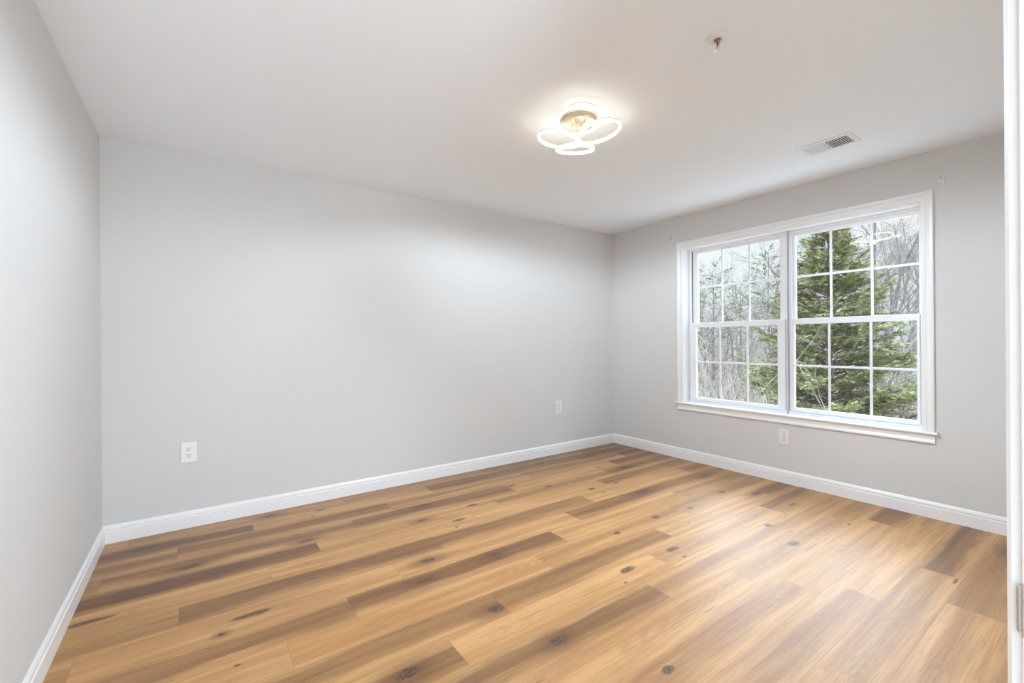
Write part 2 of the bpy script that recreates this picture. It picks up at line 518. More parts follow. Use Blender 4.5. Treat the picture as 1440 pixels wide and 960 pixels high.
    hgt = mth('SUBTRACT', mth('ADD', mth('MULTIPLY', g2, .5), mth('MULTIPLY', cfig, .5)), mth('MULTIPLY', seam, 2.0))
    bp = nd('ShaderNodeBump')
    bp.inputs['Strength'].default_value = .25
    bp.inputs['Distance'].default_value = .0006
    lk(hgt, bp.inputs['Height'])
    lk(bp.outputs[0], b.inputs['Normal'])
    return m
LIGHT_A, LIGHT_B = (.475, .233, .078), (.605, .332, .128)
DARK_A, DARK_B = (.142, .048, .012), (.238, .096, .027)
FLOOR_ROUGH, FLOOR_SPEC, FLOOR_COAT = .45, .12, .9
M_FLOOR = floor_material()
me.materials.append(M_FLOOR)
floor_o = link(bpy.data.objects.new('floor', me))
tag(floor_o, 'knotty oak plank floor with darker brown streaks', 'floor', kind='structure')

# the short hall the photo is taken from
HX0, HX1, HY = -4.9, -2.6, -5.6
shell('wall_hall_far', box(HX0 - .1, HX1 + .1, HY - .1, HY, -.05, H), M_WALL, 'pale grey hall wall behind the photographer', 'wall')
shell('wall_hall_left', box(HX0 - .1, HX0, HY, YF - .12, -.05, H), M_WALL, 'pale grey hall wall left of the doorway', 'wall')
shell('wall_hall_right', box(HX1, HX1 + .1, HY, YF - .12, -.05, H), M_WALL, 'pale grey hall wall right of the doorway', 'wall')
shell('ceiling_hall', box(HX0 - .1, HX1 + .1, HY - .1, YF - WT, H, H + .12), M_CEIL, 'white hall ceiling outside the doorway', 'ceiling')
shell('floor_hall', box(HX0, HX1, HY, yn, -.05, -.002), mat('hall_wood', (.30, .17, .07), .45, bump=(40, .1, .002)), 'plain brown wood floor of the hall', 'floor')

# ------------------------------------------------------------------ baseboards
BT = .014
PROF = [(0, 0), (BT, 0), (BT, .072), (BT - .001, .0745), (BT - .004, .076), (BT - .0035, .080), (BT - .002, .084), (BT - .003, .092), (BT - .007, .101), (.004, .106), (.003, .1075), (0, .1075)]
bm = bmesh.new(); prism(bm, PROF, (-W, 0, 0), (0, 0, 0), (0, -1, 0), m0=1, m1=-1)
shell('baseboard_back', bm, M_TRIM, 'white moulded baseboard along the long grey wall', 'baseboard')
bm = bmesh.new(); prism(bm, PROF, (-W, YF, 0), (-W, 0, 0), (1, 0, 0), m1=-1)
shell('baseboard_left', bm, M_TRIM, 'white moulded baseboard at the lower left edge of the photo', 'baseboard')
bm = bmesh.new(); prism(bm, PROF, (0, YF, 0), (0, 0, 0), (-1, 0, 0), m1=-1)
shell('baseboard_right', bm, M_TRIM, 'white moulded baseboard below the twin window', 'baseboard')

# ------------------------------------------------------------------ twin window
CY0, CY1, CZ0, CZ1 = -2.800, -.868, .572, 2.178     # casing outer edges
CW = .064
CP = [(0, 0), (.012, 0), (.014, .004), (.014, .022), (.0115, .026), (.0115, .030), (.013, .036), (.018, .046), (.019, .058), (.017, .063), (.010, CW), (0, CW)]
tr1 = empty('trim_1', (0, (CY0 + CY1) / 2, CZ0))
tag(tr1, 'white moulded casing with sill around the twin window', 'window trim', kind='structure')
def tl(o):
    o.location = -tr1.location
    return o
def casing_side(p0, p1, up, m0, m1):
    bm = bmesh.new()
    p0, p1, up = Vector(p0), Vector(p1), Vector(up)
    d = (p1 - p0).normalized()
    n = Vector((-1, 0, 0))
    a = [bm.verts.new(p0 + n * q[0] + up * q[1] + d * (m0 * q[1])) for q in CP]
    b = [bm.verts.new(p1 + n * q[0] + up * q[1] + d * (m1 * q[1])) for q in CP]
    k = len(CP)
    for i in range(k): bm.faces.new((a[i], a[(i + 1) % k], b[(i + 1) % k], b[i]))
    bm.faces.new(a[::-1]); bm.faces.new(b)
    return bm
iy0, iy1, iz1 = CY0 + CW, CY1 - CW, CZ1 - CW
tl(obj('casing', casing_side((0, iy1, CZ0), (0, iy1, iz1), (0, 1, 0), 0, 1), M_TRIM, tr1))
tl(obj('casing', casing_side((0, iy0, CZ0), (0, iy0, iz1), (0, -1, 0), 0, 1), M_TRIM, tr1))
tl(obj('casing', casing_side((0, iy0, iz1), (0, iy1, iz1), (0, 0, 1), -1, 1), M_TRIM, tr1))
bm = bmesh.new()
SP = [(-.125, 0), (.030, 0), (.034, -.003), (.0355, -.008), (.034, -.013), (.030, -.016), (-.125, -.016)]
ST_Z = .572
a = [bm.verts.new((-q[0], -2.817, ST_Z + q[1])) for q in SP]
b = [bm.verts.new((-q[0], -.840, ST_Z + q[1])) for q in SP]
# horns only in front of the wall: the part inside the opening is narrower
bm.free()
bm = bmesh.new()
prism(bm, [(0.0005, 0), (.030, 0), (.034, -.003), (.0355, -.008), (.034, -.013), (.030, -.016), (.0005, -.016)], (0, -2.817, ST_Z), (0, -.846, ST_Z), (-1, 0, 0))
bx(bm, -.0005, .060, WY0 + .001, WY1 - .001, ST_Z - .003, ST_Z)
tl(obj('window_stool', bm, M_TRIM, tr1))
bm = bmesh.new()
AP = [(0, -.016), (.013, -.016), (.016, -.020), (.016, -.028), (.013, -.036), (.0115, -.050), (.014, -.056), (.017, -.064), (.018, -.070), (.016, -.0755), (0, -.0755)]
prism(bm, AP, (0, -2.800, ST_Z), (0, -.868, ST_Z), (-1, 0, 0))
tl(obj('apron', bm, M_TRIM, tr1))
# jamb boards lining the opening
bm = bmesh.new()
JD = .125
bx(bm, 0, JD, WY1 - .010, WY1 - .0005, ST_Z, WZ1 - .0005)
bx(bm, 0, JD, WY0 + .0005, WY0 + .010, ST_Z, WZ1 - .0005)
bx(bm, 0, JD, WY0 + .010, WY1 - .010, WZ1 - .010, WZ1 - .0005)
tl(obj('jamb_lining', bm, M_TRIM, tr1))

def window_unit(name, label, y_hi, y_lo, gy_hi, gy_lo, mu, ml):
    """one double-hung unit: y_hi/y_lo outer frame (left/right), glass edges, muntin centres upper / lower sash"""
    root = empty(name, (.09, (y_hi + y_lo) / 2, .575))
    tag(root, label, 'window', kind='structure')
    def ad(o):
        o.location = -root.location
        return o
    # master frame
    bm = bmesh.new()
    zt = WZ1 - .010
    bx(bm, .085, .150, y_hi - .020, y_hi, .572, zt)
    bx(bm, .085, .150, y_lo, y_lo + .016, .572, zt)
    bx(bm, .085, .150, y_lo + .016, y_hi - .020, zt - .018, zt)
    bx(bm, .060, .150, y_lo + .002, y_hi - .002, .556, .592)
    ad(obj('window_frame', bm, M_VINYL, root))
    def sash(nm, x0, x1, z0, z1, g_hi, g_lo, gz0, gz1, ys, zs, so_hi, so_lo):
        bm = bmesh.new()
        bx(bm, x0, x1, g_hi, so_hi, z0, z1, .003)
        bx(bm, x0, x1, so_lo, g_lo, z0, z1, .003)
        bx(bm, x0, x1, g_lo, g_hi, z0, gz0, .003)
        bx(bm, x0, x1, g_lo, g_hi, gz1, z1, .003)
        s = ad(obj(nm, bm, M_VINYL, root))
        xm = (x0 + x1) / 2
        p = obj('pane', box(xm - .003, xm + .003, g_lo - .004, g_hi + .004, gz0 - .004, gz1 + .004), M_GLASS, s)
        mb = bmesh.new()
        for y in ys: bx(mb, xm - .012, xm - .005, y - .0085, y + .0085, gz0 - .002, gz1 + .002, .002)
        for z in zs: bx(mb, xm - .0115, xm - .0055, g_lo - .002, g_hi + .002, z - .0085, z + .0085, .002)
        obj('muntin', mb, M_VINYL, s)
        return s
    up = sash('upper_sash', .112, .142, 1.335, 2.090, gy_hi, gy_lo, 1.366, 2.058, mu, [1.717], y_hi - .021, y_lo + .017)
    lo = sash('lower_sash', .066, .098, .594, 1.366, gy_hi - .004, gy_lo + .004, .627, 1.320, ml, [.978], y_hi - .021, y_lo + .017)
    return root
window_unit('window_1', 'left double hung unit of the twin white window', -.945, -1.868, -1.020, -1.793, [-1.273, -1.531], [-1.273, -1.530])
window_unit('window_2', 'right double hung unit of the twin white window', -1.876, -2.729, -1.916, -2.700, [-2.170, -2.434], [-2.170, -2.437])
# dark slit beside the left upper sash and the joint between the two units
bm = bmesh.new()
bx(bm, .100, .1115, -.9665, -.9655, 1.37, 2.085)
tl(obj('track_gap', bm, M_SHADE, tr1))
bm = bmesh.new()
bx(bm, .070, .150, -1.8755, -1.8685, .58, WZ1 - .012)
tl(obj('mullion_joint', bm, mat('grey_joint', (.45, .45, .47), .6), tr1))

# ------------------------------------------------------------------ doorway at the right edge
door = empty('door_1', (DX1, YF, 0))
tag(door, 'white painted door frame at the right edge of the photo', 'door frame', kind='structure')
def dl(o):
    o.location = -door.location
    return o
JX = DX1 - .018                                   # face of the right jamb
bm = bmesh.new()
bx(bm, JX, DX1 - .001, YF - .12, YF, 0, DZ - .018, .0015)
bx(bm, DX0 + .001, DX0 + .018, YF - .12, YF, 0, DZ - .018, .0015)
bx(bm, DX0 + .001, DX1 - .001, YF - .12, YF, DZ - .018, DZ - .001, .0015)
dl(obj('jamb', bm, M_TRIM, door))
DP = [(0, 0), (.008, 0), (.011, .003), (.0115, .008), (.0105, .012), (.0125, .020), (.016, .040), (.017, .054), (.014, .057), (0, .057)]
def dcasing(x, sgn):
    bm = bmesh.new()
    a = [bm.verts.new((x + sgn * q[1], YF + q[0], 0)) for q in DP]
    b = [bm.verts.new((x + sgn * q[1], YF + q[0], DZ + .03)) for q in DP]
    k = len(DP)
    for i in range(k): bm.faces.new((a[i], a[(i + 1) % k], b[(i + 1) % k], b[i]))
    bm.faces.new(a[::-1]); bm.faces.new(b)
    return bm
dl(obj('casing', dcasing(JX + .005, 1), M_TRIM, door))
dl(obj('casing', dcasing(DX0 + .013, -1), M_TRIM, door))
bm = bmesh.new()
bx(bm, JX - .0016, JX + .002, YF - .034, YF + .0005, .880, .938, .0012)
bx(bm, JX - .0005, JX + .005, YF - .004, YF + .004, .884, .934, .0018)
dl(obj('strike_plate', bm, M_NICKEL, door))

# ------------------------------------------------------------------ ceiling lamp: four tilted LED rings on a round canopy
LC = Vector((-2.232, -1.772, H))
lamp = empty('ceiling_lamp', LC)
tag(lamp, 'white flush ceiling lamp of four overlapping lit rings, switched on', 'ceiling lamp')
bm = bmesh.new()
lathe(bm, [(.0, 0), (.098, 0), (.100, -.004), (.100, -.022), (.096, -.026), (.0, -.026)][1:], 40)
obj('canopy', bm, M_GOLD, lamp)
for k in range(4):
    a = k * PI / 2 + .35
    bm = bmesh.new()
    tube(bm, [(0.03 * math.cos(a), .03 * math.sin(a), -.024), (.045 * math.cos(a), .045 * math.sin(a), -.05), (.05 * math.cos(a), .05 * math.sin(a), -.072)], .005, 8)
    obj('support_arm', bm, M_LAMP, lamp)
RINGS = [(-2.333, -1.885, .112, 2.366), (-2.155, -1.850, .120, 2.362), (-2.292, -1.672, .118, 2.352), (-2.172, -1.680, .106, 2.322)]
for (cx, cy, R, cz) in RINGS:
    c = Vector((cx, cy, cz)) - LC
    d = Vector((c.x, c.y, 0)).normalized()
    ax = Vector((0, 0, 1)).cross(d)          # outer end tipped up
    q = Matrix.Rotation(-math.radians(11), 4, ax)
    rg = empty('ring', c, parent=lamp)
    rg.rotation_euler = q.to_euler()
    bm = bmesh.new()
    lathe(bm, [(R + .0044, .010), (R + .0044, -.005), (R - .0044, -.005), (R - .0044, .010)], 72, closed=True)
    body = obj('ring_body', bm, M_LAMP, rg, True)
    bm = bmesh.new()
    lathe(bm, [(R + .0058, .002), (R + .0058, -.006), (R + .0035, -.008), (R - .0035, -.008), (R - .0058, -.006), (R - .0058, .002), (R - .0046, .002), (R - .0046, -.0052), (R + .0046, -.0052), (R + .0046, .002)], 72, closed=True)
    obj('light_strip', bm, M_LED, rg, True)
# the lamp's own light
lp = bpy.data.lights.new('ceiling_lamp_light', 'SPOT')
lp.shadow_soft_size = .02; lp.energy = LAMP_DOWN; lp.color = LAMP_COL
lp.spot_size = math.radians(180); lp.spot_blend = .26
lpo = bpy.data.objects.new('ceiling_lamp_light', lp)
lpo.location = (LC.x, LC.y, 2.322)
link(lpo)
# added unseen fill lamp that brightens the room through the doorway
if HALL_FILL_POWER > 0:
    hl = bpy.data.lights.new('hall_fill_light', 'POINT')
    hl.shadow_soft_size = .3; hl.energy = HALL_FILL_POWER; hl.color = HALL_FILL_COL
    hlo = bpy.data.objects.new('hall_fill_light', hl)
    hlo.location = (-3.72, -4.95, .36)
    link(hlo)

# ------------------------------------------------------------------ ceiling sprinkler
SPX, SPY = -2.240, -2.598
sp = empty('fire_sprinkler', (SPX, SPY, H))
tag(sp, 'small fire sprinkler with white dish on the ceiling', 'sprinkler')
bm = bmesh.new()
lathe(bm, [(.014, -.001), (.040, 0), (.041, -.003), (.036, -.009), (.022, -.013), (.014, -.013)], 36, closed=True)
obj('escutcheon', bm, M_PLATE, sp, True)
bm = bmesh.new()
lathe(bm, [(.012, 0), (.012, -.018), (.009, -.020), (.009, -.026), (.006, -.027)], 20)
obj('sprinkler_body', bm, M_BRASS, sp)
bm = bmesh.new()
for s in (-1, 1):
    tube(bm, [(s * .008, 0, -.020), (s * .014, 0, -.030), (s * .013, 0, -.040), (s * .003, 0, -.049)], .0026, 8)
obj('frame_arm', bm, M_CHROME, sp, True)
bm = bmesh.new()
tube(bm, [(0, 0, -.026), (0, 0, -.047)], .0024, 8)
obj('glass_bulb', bm, mat('red_bulb', (.35, .02, .02), .15), sp, True)
bm = bmesh.new()
lathe(bm, [(.003, -.047), (.016, -.049), (.0165, -.051), (.003, -.052)], 24)
obj('deflector', bm, M_CHROME, sp)

# ------------------------------------------------------------------ ceiling air register
vent = empty('air_vent', (-.685, -2.438, H))
tag(vent, 'white louvred air register on the ceiling near the twin window', 'air vent')
VX, VY = .100, .150        # half sizes
bm = bmesh.new()
ix, iy = .072, .122
def frame_rect(bm, ox, oy, ix, iy, z0, z1):
    o = [(-ox, -oy), (ox, -oy), (ox, oy), (-ox, oy)]
    i = [(-ix, -iy), (ix, -iy), (ix, iy), (-ix, iy)]
    vo = [bm.verts.new((x, y, z0)) for x, y in o]
    vb = [bm.verts.new((x * .985, y * .985, z1)) for x, y in o]
    vi = [bm.verts.new((x, y, z1)) for x, y in i]
    vt = [bm.verts.new((x, y, z0)) for x, y in i]
    for k in range(4):
        n = (k + 1) % 4
        bm.faces.new((vo[k], vo[n], vb[n], vb[k]))
        bm.faces.new((vb[k], vb[n], vi[n], vi[k]))
        bm.faces.new((vi[k], vi[n], vt[n], vt[k]))
        bm.faces.new((vt[k], vt[n], vo[n], vo[k]))
frame_rect(bm, VX, VY, ix, iy, -.0002, -.006)
bx(bm, -ix, ix, -.006, .006, -.006, -.001)
obj('vent_frame', bm, M_VENT, vent)
obj('duct_opening', box(-ix, ix, -iy, iy, -.0015, -.0004), M_DARK, vent)
for half, sg in ((-1, 1), (1, -1)):
    for k in range(9):
        y = half * (.0125 + .0122 * k + .004)
        bm = bmesh.new()
        r = bmesh.ops.create_cube(bm, size=1)
        if half > 0:
            w, t, ang = .0110, .0012, math.radians(-38)     # turned towards the photographer, hides the duct
        else:
            w, t, ang = .0050, .0022, math.radians(18)
        for v_ in r['verts']:
            p = Vector((v_.co.x * ix * 2, v_.co.y * w, v_.co.z * t))
            p = Matrix.Rotation(ang, 3, 'X') @ p
            v_.co = p + Vector((0, y, -.0052))
        obj('louver', bm, M_VENT, vent)
bm = bmesh.new()
tube(bm, [(-.004, -.137, -.006), (-.004, -.137, -.014), (-.004, -.130, -.018)], .0022, 8)
obj('damper_lever', bm, M_VENT, vent, True)

# ------------------------------------------------------------------ outlets
def outlet(loc, rz, label, sx=1.0):
    root = empty('wall_outlet', loc, (0, 0, rz))
    tag(root, label, 'outlet', 'outlets along the walls')
    # local: x along the wall, -y out of the wall, z up
    obj('cover_plate', box(-.0435 * sx, .0435 * sx, -.006, .0, -.066, .066, .003), M_PLATE, root)
    for s in (-1, 1):
        bm = bmesh.new()
        lathe(bm, [(.0165, -.0055), (.0165, -.0078), (.0155, -.0085)], 28, axis='y', origin=(0, 0, s * .0205))
        rc = obj('receptacle', bm, M_PLATE, root)
        bm = bmesh.new()
        zc = s * .0205
        bx(bm, -.0075, -.0052, -.0092, -.008, zc - .001, zc + .0085)
        bx(bm, .0050, .0073, -.0092, -.008, zc - .0005, zc + .0075)
        lathe(bm, [(.0030, -.0080), (.0030, -.0092)], 14, axis='y', origin=(0, 0, zc - .0085))
        obj('contact_slot', bm, M_DARK, rc)
    bm = bmesh.new()
    lathe(bm, [(.003, -.006), (.003, -.0072), (.002, -.0078)], 14, axis='y')
    obj('screw', bm, M_CHROME, root)
    return root
outlet((-4.043, 0, .490), 0, 'white wall outlet on the long grey wall near its left corner')
outlet((-.855, 0, .497), 0, 'white wall outlet on the long grey wall beside the far corner')
outlet((0, -1.868, .384), -PI / 2, 'white wall outlet on the window wall below the sill')

# ------------------------------------------------------------------ curtain rod brackets
def bracket(y, z, label):
    root = empty('curtain_rod_bracket', (0, y, z))
    tag(root, label, 'bracket', 'curtain rod brackets above the window')
    obj('mounting_plate', box(-.004, 0, -.014, .014, -.032, .032, .0018), M_PLATE, root)
    bm = bmesh.new()
    pts = [(-.003, 0, .010), (-.026, 0, .010), (-.040, 0, .004), (-.046, 0, .012), (-.046, 0, .024)]
    tube(bm, pts, .005, 8)
    obj('hook', bm, M_PLATE, root, True)
    for s in (-.021, .022):
        bm = bmesh.new()
        lathe(bm, [(.0048, -.0042), (.0048, -.0055), (.003, -.0065)], 12, axis='x', origin=(0, 0, s))
        obj('screw', bm, mat('screw_steel', (.35, .34, .33), .4, 1), root)
bracket(-.808, 2.224, 'white curtain rod bracket left of the window top')
bracket(-2.838, 2.226, 'white curtain rod bracket right of the window top')
#EXTERIOR
# ------------------------------------------------------------------ outside: wooded slope behind the house
def gz(x, y):
    t = min(max((x - 6.0) / 34.0, 0), 1)
    t = t * t * (3 - 2 * t)
    return -2.9 + 3.5 * t + .22 * math.sin(x * .53 + y * .31) + .16 * math.sin(x * .21 - y * .47 + 1.3)

def spot(px, Z):
    """ground point in direction of photo column px at depth Z"""
    x = CAM.x + Z * (math.sin(YAW) + math.cos(YAW) * (px - 720) / FPX)
    y = CAM.y + Z * (math.cos(YAW) - math.sin(YAW) * (px - 720) / FPX)
    return Vector((x, y, gz(x, y)))

M_LITTER = mat('leaf_litter', (.13, .085, .065), .95, spec=.1, bump=(9, .8, .05), var=(3.2, (.23, .175, .14), .38, .66))
M_BARK = mat('grey_bark', (.15, .135, .125), .9, spec=.15, var=(5.0, (.27, .25, .23), .40, .65))
M_TWIG = mat('twig_bark', (.145, .12, .10), .9, spec=.15, var=(1.1, (.31, .275, .24), .35, .70))
M_CANE = mat('pale_cane', (.46, .40, .33), .8, spec=.2, var=(1.7, (.24, .19, .15), .42, .66))
M_RED = mat('conifer_bark', (.14, .09, .065), .9, spec=.1, var=(7.0, (.23, .16, .12), .4, .65))
def leaf_mat(name, a, b, c, sc):
    m = bpy.data.materials.new(name)
    m.use_nodes = True
    t = m.node_tree
    p = t.nodes['Principled BSDF']
    p.inputs['Roughness'].default_value = .6
    p.inputs['Specular IOR Level'].default_value = .25
    tc = t.nodes.new('ShaderNodeTexCoord')
    n = t.nodes.new('ShaderNodeTexNoise')
    n.inputs['Scale'].default_value = sc
    n.inputs['Detail'].default_value = 5
    n.inputs['Roughness'].default_value = .65
    t.links.new(tc.outputs['Object'], n.inputs['Vector'])
    r = t.nodes.new('ShaderNodeValToRGB')
    e = r.color_ramp.elements
    e[0].position = .34; e[0].color = (*a, 1)
    e[1].position = .66; e[1].color = (*c, 1)
    k = e.new(.50); k.color = (*b, 1)
    t.links.new(n.outputs['Fac'], r.inputs[0])
    t.links.new(r.outputs[0], p.inputs['Base Color'])
    return m
M_CEDAR = leaf_mat('cedar_foliage', (.088, .095, .045), (.235, .238, .098), (.42, .395, .185), 6.5)
M_PINE = leaf_mat('pine_needles', (.07, .085, .035), (.12, .135, .05), (.19, .19, .08), 2.0)

_t = M_LITTER.node_tree
_pb = _t.nodes['Principled BSDF']
_src = _pb.inputs['Base Color'].links[0].from_socket
_tc = _t.nodes.new('ShaderNodeTexCoord')
_sx = _t.nodes.new('ShaderNodeSeparateXYZ')
_mr = _t.nodes.new('ShaderNodeMapRange')       # leaf litter; unseen pale band added by the house bounces light indoors
_mr.inputs['From Min'].default_value = 5.0; _mr.inputs['From Max'].default_value = 6.5
_mx = _t.nodes.new('ShaderNodeMix'); _mx.data_type = 'RGBA'
_mx.inputs[6].default_value = (.72, .70, .64, 1)
_t.links.new(_tc.outputs['Object'], _sx.inputs[0]); _t.links.new(_sx.outputs[0], _mr.inputs['Value'])
_t.links.new(_mr.outputs[0], _mx.inputs[0]); _t.links.new(_src, _mx.inputs[7]); _t.links.new(_mx.outputs[2], _pb.inputs['Base Color'])
# ground
gx = np.concatenate([np.arange(.3, 20, .8), np.arange(20, 72, 2.2)])
gy = np.concatenate([np.arange(-22, 24, 1.0), np.arange(24, 62, 2.5)])
gv = [(x, y, gz(x, y) + .05 * math.sin(3.1 * x + 1.7 * y) * math.sin(2.3 * y)) for x in gx for y in gy]
ny_ = len(gy)
gf = [(i * ny_ + j, (i + 1) * ny_ + j, (i + 1) * ny_ + j + 1, i * ny_ + j + 1) for i in range(len(gx) - 1) for j in range(ny_ - 1)]
tag(raw('ground', gv, gf, M_LITTER, smooth=True), 'brown leaf-covered slope rising behind the trees outside the window', 'ground', kind='structure')

class Tubes:
    def __init__(s): s.v, s.f = [], []
    def add(s, pts, rad, n=3):
        base = len(s.v)
        m = len(pts)
        for i, p in enumerate(pts):
            t = (pts[min(i + 1, m - 1)] - pts[max(i - 1, 0)])
            if t.length < 1e-6: t = Vector((0, 0, 1))
            t.normalize()
            a = t.cross(Vector((.31, .52, .79)))
            if a.length < 1e-3: a = t.cross(Vector((1, 0, 0)))
            a.normalize()
            b = t.cross(a)
            for k in range(n):
                c = 2 * PI * k / n
                q = p + (a * math.cos(c) + b * math.sin(c)) * rad[i]
                s.v.append((q.x, q.y, q.z))
        for i in range(m - 1):
            for k in range(n):
                s.f.append((base + i * n + k, base + i * n + (k + 1) % n, base + (i + 1) * n + (k + 1) % n, base + (i + 1) * n + k))
        s.f.append(tuple(base + k for k in range(n))[::-1])
        s.f.append(tuple(base + (m - 1) * n + k for k in range(n)))
    def mesh(s, name, m):
        me = bpy.data.meshes.new(name)
        me.from_pydata(s.v, [], s.f)
        me.update()
        me.materials.append(m)
        return me

def rvec(R, a=1.0):
    return Vector((R.gauss(0, a), R.gauss(0, a), R.gauss(0, a)))

def bare_tree(seed, Ht, r0, spread=1.0, lean=.05, forks=True):
    """trunk mesh, branch mesh, tip list; base at the origin, height Ht"""
    R = random.Random(seed)
    T, B, tips = Tubes(), Tubes(), []
    def grow(p, d, Ln, r, dep):
        n = 4 if dep < 2 else 3
        pts, rad = [p.copy()], [r]
        q, dd = p.copy(), d.copy()
        for i in range(n):
            dd = (dd + rvec(R, .13 + .04 * dep) + Vector((0, 0, .06))).normalized()
            q = q + dd * (Ln / n)
            pts.append(q.copy())
            rad.append(max(r * (1 - .75 * (i + 1) / n), .0016))
        (T if dep == 0 else B).add(pts, rad, 6 if dep == 0 else (4 if dep == 1 else 3))
        if dep >= 4 or Ln < .10:
            tips.append((pts[-1], dd))
            return
        kids = [11, 7, 6, 4][dep]
        for k in range(kids):
            t = (.25 if dep == 0 else .18) + (.75 if dep == 0 else .8) * (k + R.random()) / kids
            t = min(t, .99)
            i = min(int(t * n), n - 1)
            fr = t * n - i
            b = pts[i].lerp(pts[i + 1], fr)
            tang = (pts[i + 1] - pts[i]).normalized()
            side = tang.cross(rvec(R)).normalized()
            ang = math.radians(R.uniform(24, 58)) * spread
            nd = (tang * math.cos(ang) + side * math.sin(ang)).normalized()
            rr = rad[i] * (.42 if dep == 0 else .5)
            grow(b, nd, Ln * R.uniform(.30, .52) * (1.15 - .45 * t if dep == 0 else 1), max(rr, .0018), dep + 1)
    grow(Vector((0, 0, -.15)), Vector((R.gauss(0, lean), R.gauss(0, lean), 1)).normalized(), Ht, r0, 0)
    return T, B, tips

tree_protos = []
for k in range(5):
    T, B, tips = bare_tree(100 + k, 7.0, .085, .95)
    tree_protos.append((T.mesh('trunk', M_BARK), B.mesh('branches', M_TWIG), tips))

def place_bare(k, px, Z, ytop, label, group=None, rz=None, thick=1.0, cat='tree'):
    p = spot(px, Z)
    top = 1.2 + (480 - ytop) / FPX * Z
    s = max(top - p.z, 2.0) / 7.0
    root = empty('bare_tree', p, (0, 0, rng.uniform(0, 6.28) if rz is None else rz))
    root.scale = (s * thick, s * thick, s)
    tag(root, label, cat, group)
    link(bpy.data.objects.new('trunk', tree_protos[k][0]), root)
    link(bpy.data.objects.new('branches', tree_protos[k][1]), root)
    return root

place_bare(0, 1263, 12.5, 250, 'tall grey bare tree right of the big evergreen outside the right window', thick=.95)
place_bare(1, 1222, 14.5, 285, 'bare twiggy tree close behind the right flank of the big evergreen', thick=.85)
place_bare(2, 1290, 11.0, 300, 'bare tree at the right edge of the right window unit', thick=.8)
place_bare(3, 1062, 15.0, 395, 'thin bare tree left of the big evergreen, behind the left window unit', thick=.85)
place_bare(4, 1000, 17.0, 415, 'thin bare tree at the left edge of the left window unit', thick=.85)
wood = []
R2 = random.Random(31)
for k in range(36):
    px = 935 + (1345 - 935) * (k + R2.random()) / 36
    Z = R2.uniform(17, 40)
    yt = R2.uniform(392, 432) if px < 1115 else (R2.uniform(330, 400) if px < 1200 else R2.uniform(300, 385))
    wood.append(place_bare(R2.randrange(5), px, Z, yt, 'distant bare tree of the wood behind the evergreen', 'bare trees of the wood outside the window', thick=R2.uniform(.8, 1.15)))
for k in range(18):
    px = 940 + 400 * (k + R2.random()) / 18
    Z = R2.uniform(13, 22)
    wood.append(place_bare(R2.randrange(5), px, Z, R2.uniform(445, 500), 'young bare sapling of the undergrowth behind the evergreen', 'bare saplings of the undergrowth outside the window', thick=1.5, cat='sapling'))

# canes and brush
def brush(seed, n, Ht, spread):
    R = random.Random(seed)
    T = Tubes()
    for k in range(n):
        a = R.uniform(0, 2 * PI)
        d = Vector((math.cos(a) * spread * R.uniform(.3, 1.2), math.sin(a) * spread * R.uniform(.3, 1.2), 1)).normalized()
        Ln = Ht * R.uniform(.6, 1.25)
        p = Vector((R.gauss(0, .12), R.gauss(0, .12), -.1))
        pts, rad = [p.copy()], [.011]
        m = 6
        for i in range(m):
            d = (d + rvec(R, .10) + Vector((0, 0, -.03 * i / m))).normalized()
            p = p + d * Ln / m
            pts.append(p.copy()); rad.append(0.011 * (1 - .8 * (i + 1) / m))
        T.add(pts, rad, 4)
        for j in range(9):
            i = R.randrange(1, m)
            sd = (d + rvec(R, .55)).normalized()
            q = pts[i].lerp(pts[i + 1], R.random())
            pp, rr = [q.copy()], [.0042]
            l2 = Ln * R.uniform(.15, .4)
            for z in range(3):
                sd = (sd + rvec(R, .16)).normalized()
                q = q + sd * l2 / 3
                pp.append(q.copy()); rr.append(.0042 * (1 - .28 * (z + 1)))
            T.add(pp, rr, 3)
    return T
brush_protos = [brush(500 + k, 26, 2.4, .36).mesh('canes', M_CANE) for k in range(3)]
BR = [(1279, 7.6, 515, 'tangle of pale leafless canes at the lower right of the right window unit'),
      (1296, 8.4, 500, 'pale leafless canes in the lower right corner of the right window unit'),
      (1228, 10.5, 470, 'leafless brush between the big evergreen and the tall grey bare tree'),
      (1240, 8.6, 548, 'low pale leafless canes in front of the lower right branches of the big evergreen'),
      (1268, 9.8, 490, 'pale leafless canes below the trunk of the tall grey bare tree'),
      (988, 9.0, 500, 'pale leafless canes at the lower left of the left window unit'),
      (1022, 11.0, 480, 'leafless brush behind the middle panes of the lower left sash'),
      (1052, 12.5, 485, 'leafless brush close to the left flank of the big evergreen')]
for i, (px, Z, yt, lab) in enumerate(BR):
    p = spot(px, Z)
    top = 1.2 + (480 - yt) / FPX * Z
    o = link(bpy.data.objects.new('brush_shrub', brush_protos[i % 3]))
    o.location = p
    s = max(top - p.z, .8) / 2.5
    o.scale = (s, s, s)
    o.rotation_euler = (0, 0, i * 1.3 + 2.2)
    tag(o, lab, 'shrub')
for k in range(16):
    px = 945 + 390 * (k + R2.random()) / 16
    p = spot(px, R2.uniform(12, 24))
    o = link(bpy.data.objects.new('brush_shrub', brush_protos[k % 3]))
    o.location = p
    s = R2.uniform(.75, 1.15)
    o.scale = (s, s, s)
    o.rotation_euler = (0, 0, R2.uniform(0, 6))
    tag(o, 'low leafless shrub on the brown slope outside the window', 'shrub', 'low leafless shrubs on the slope')

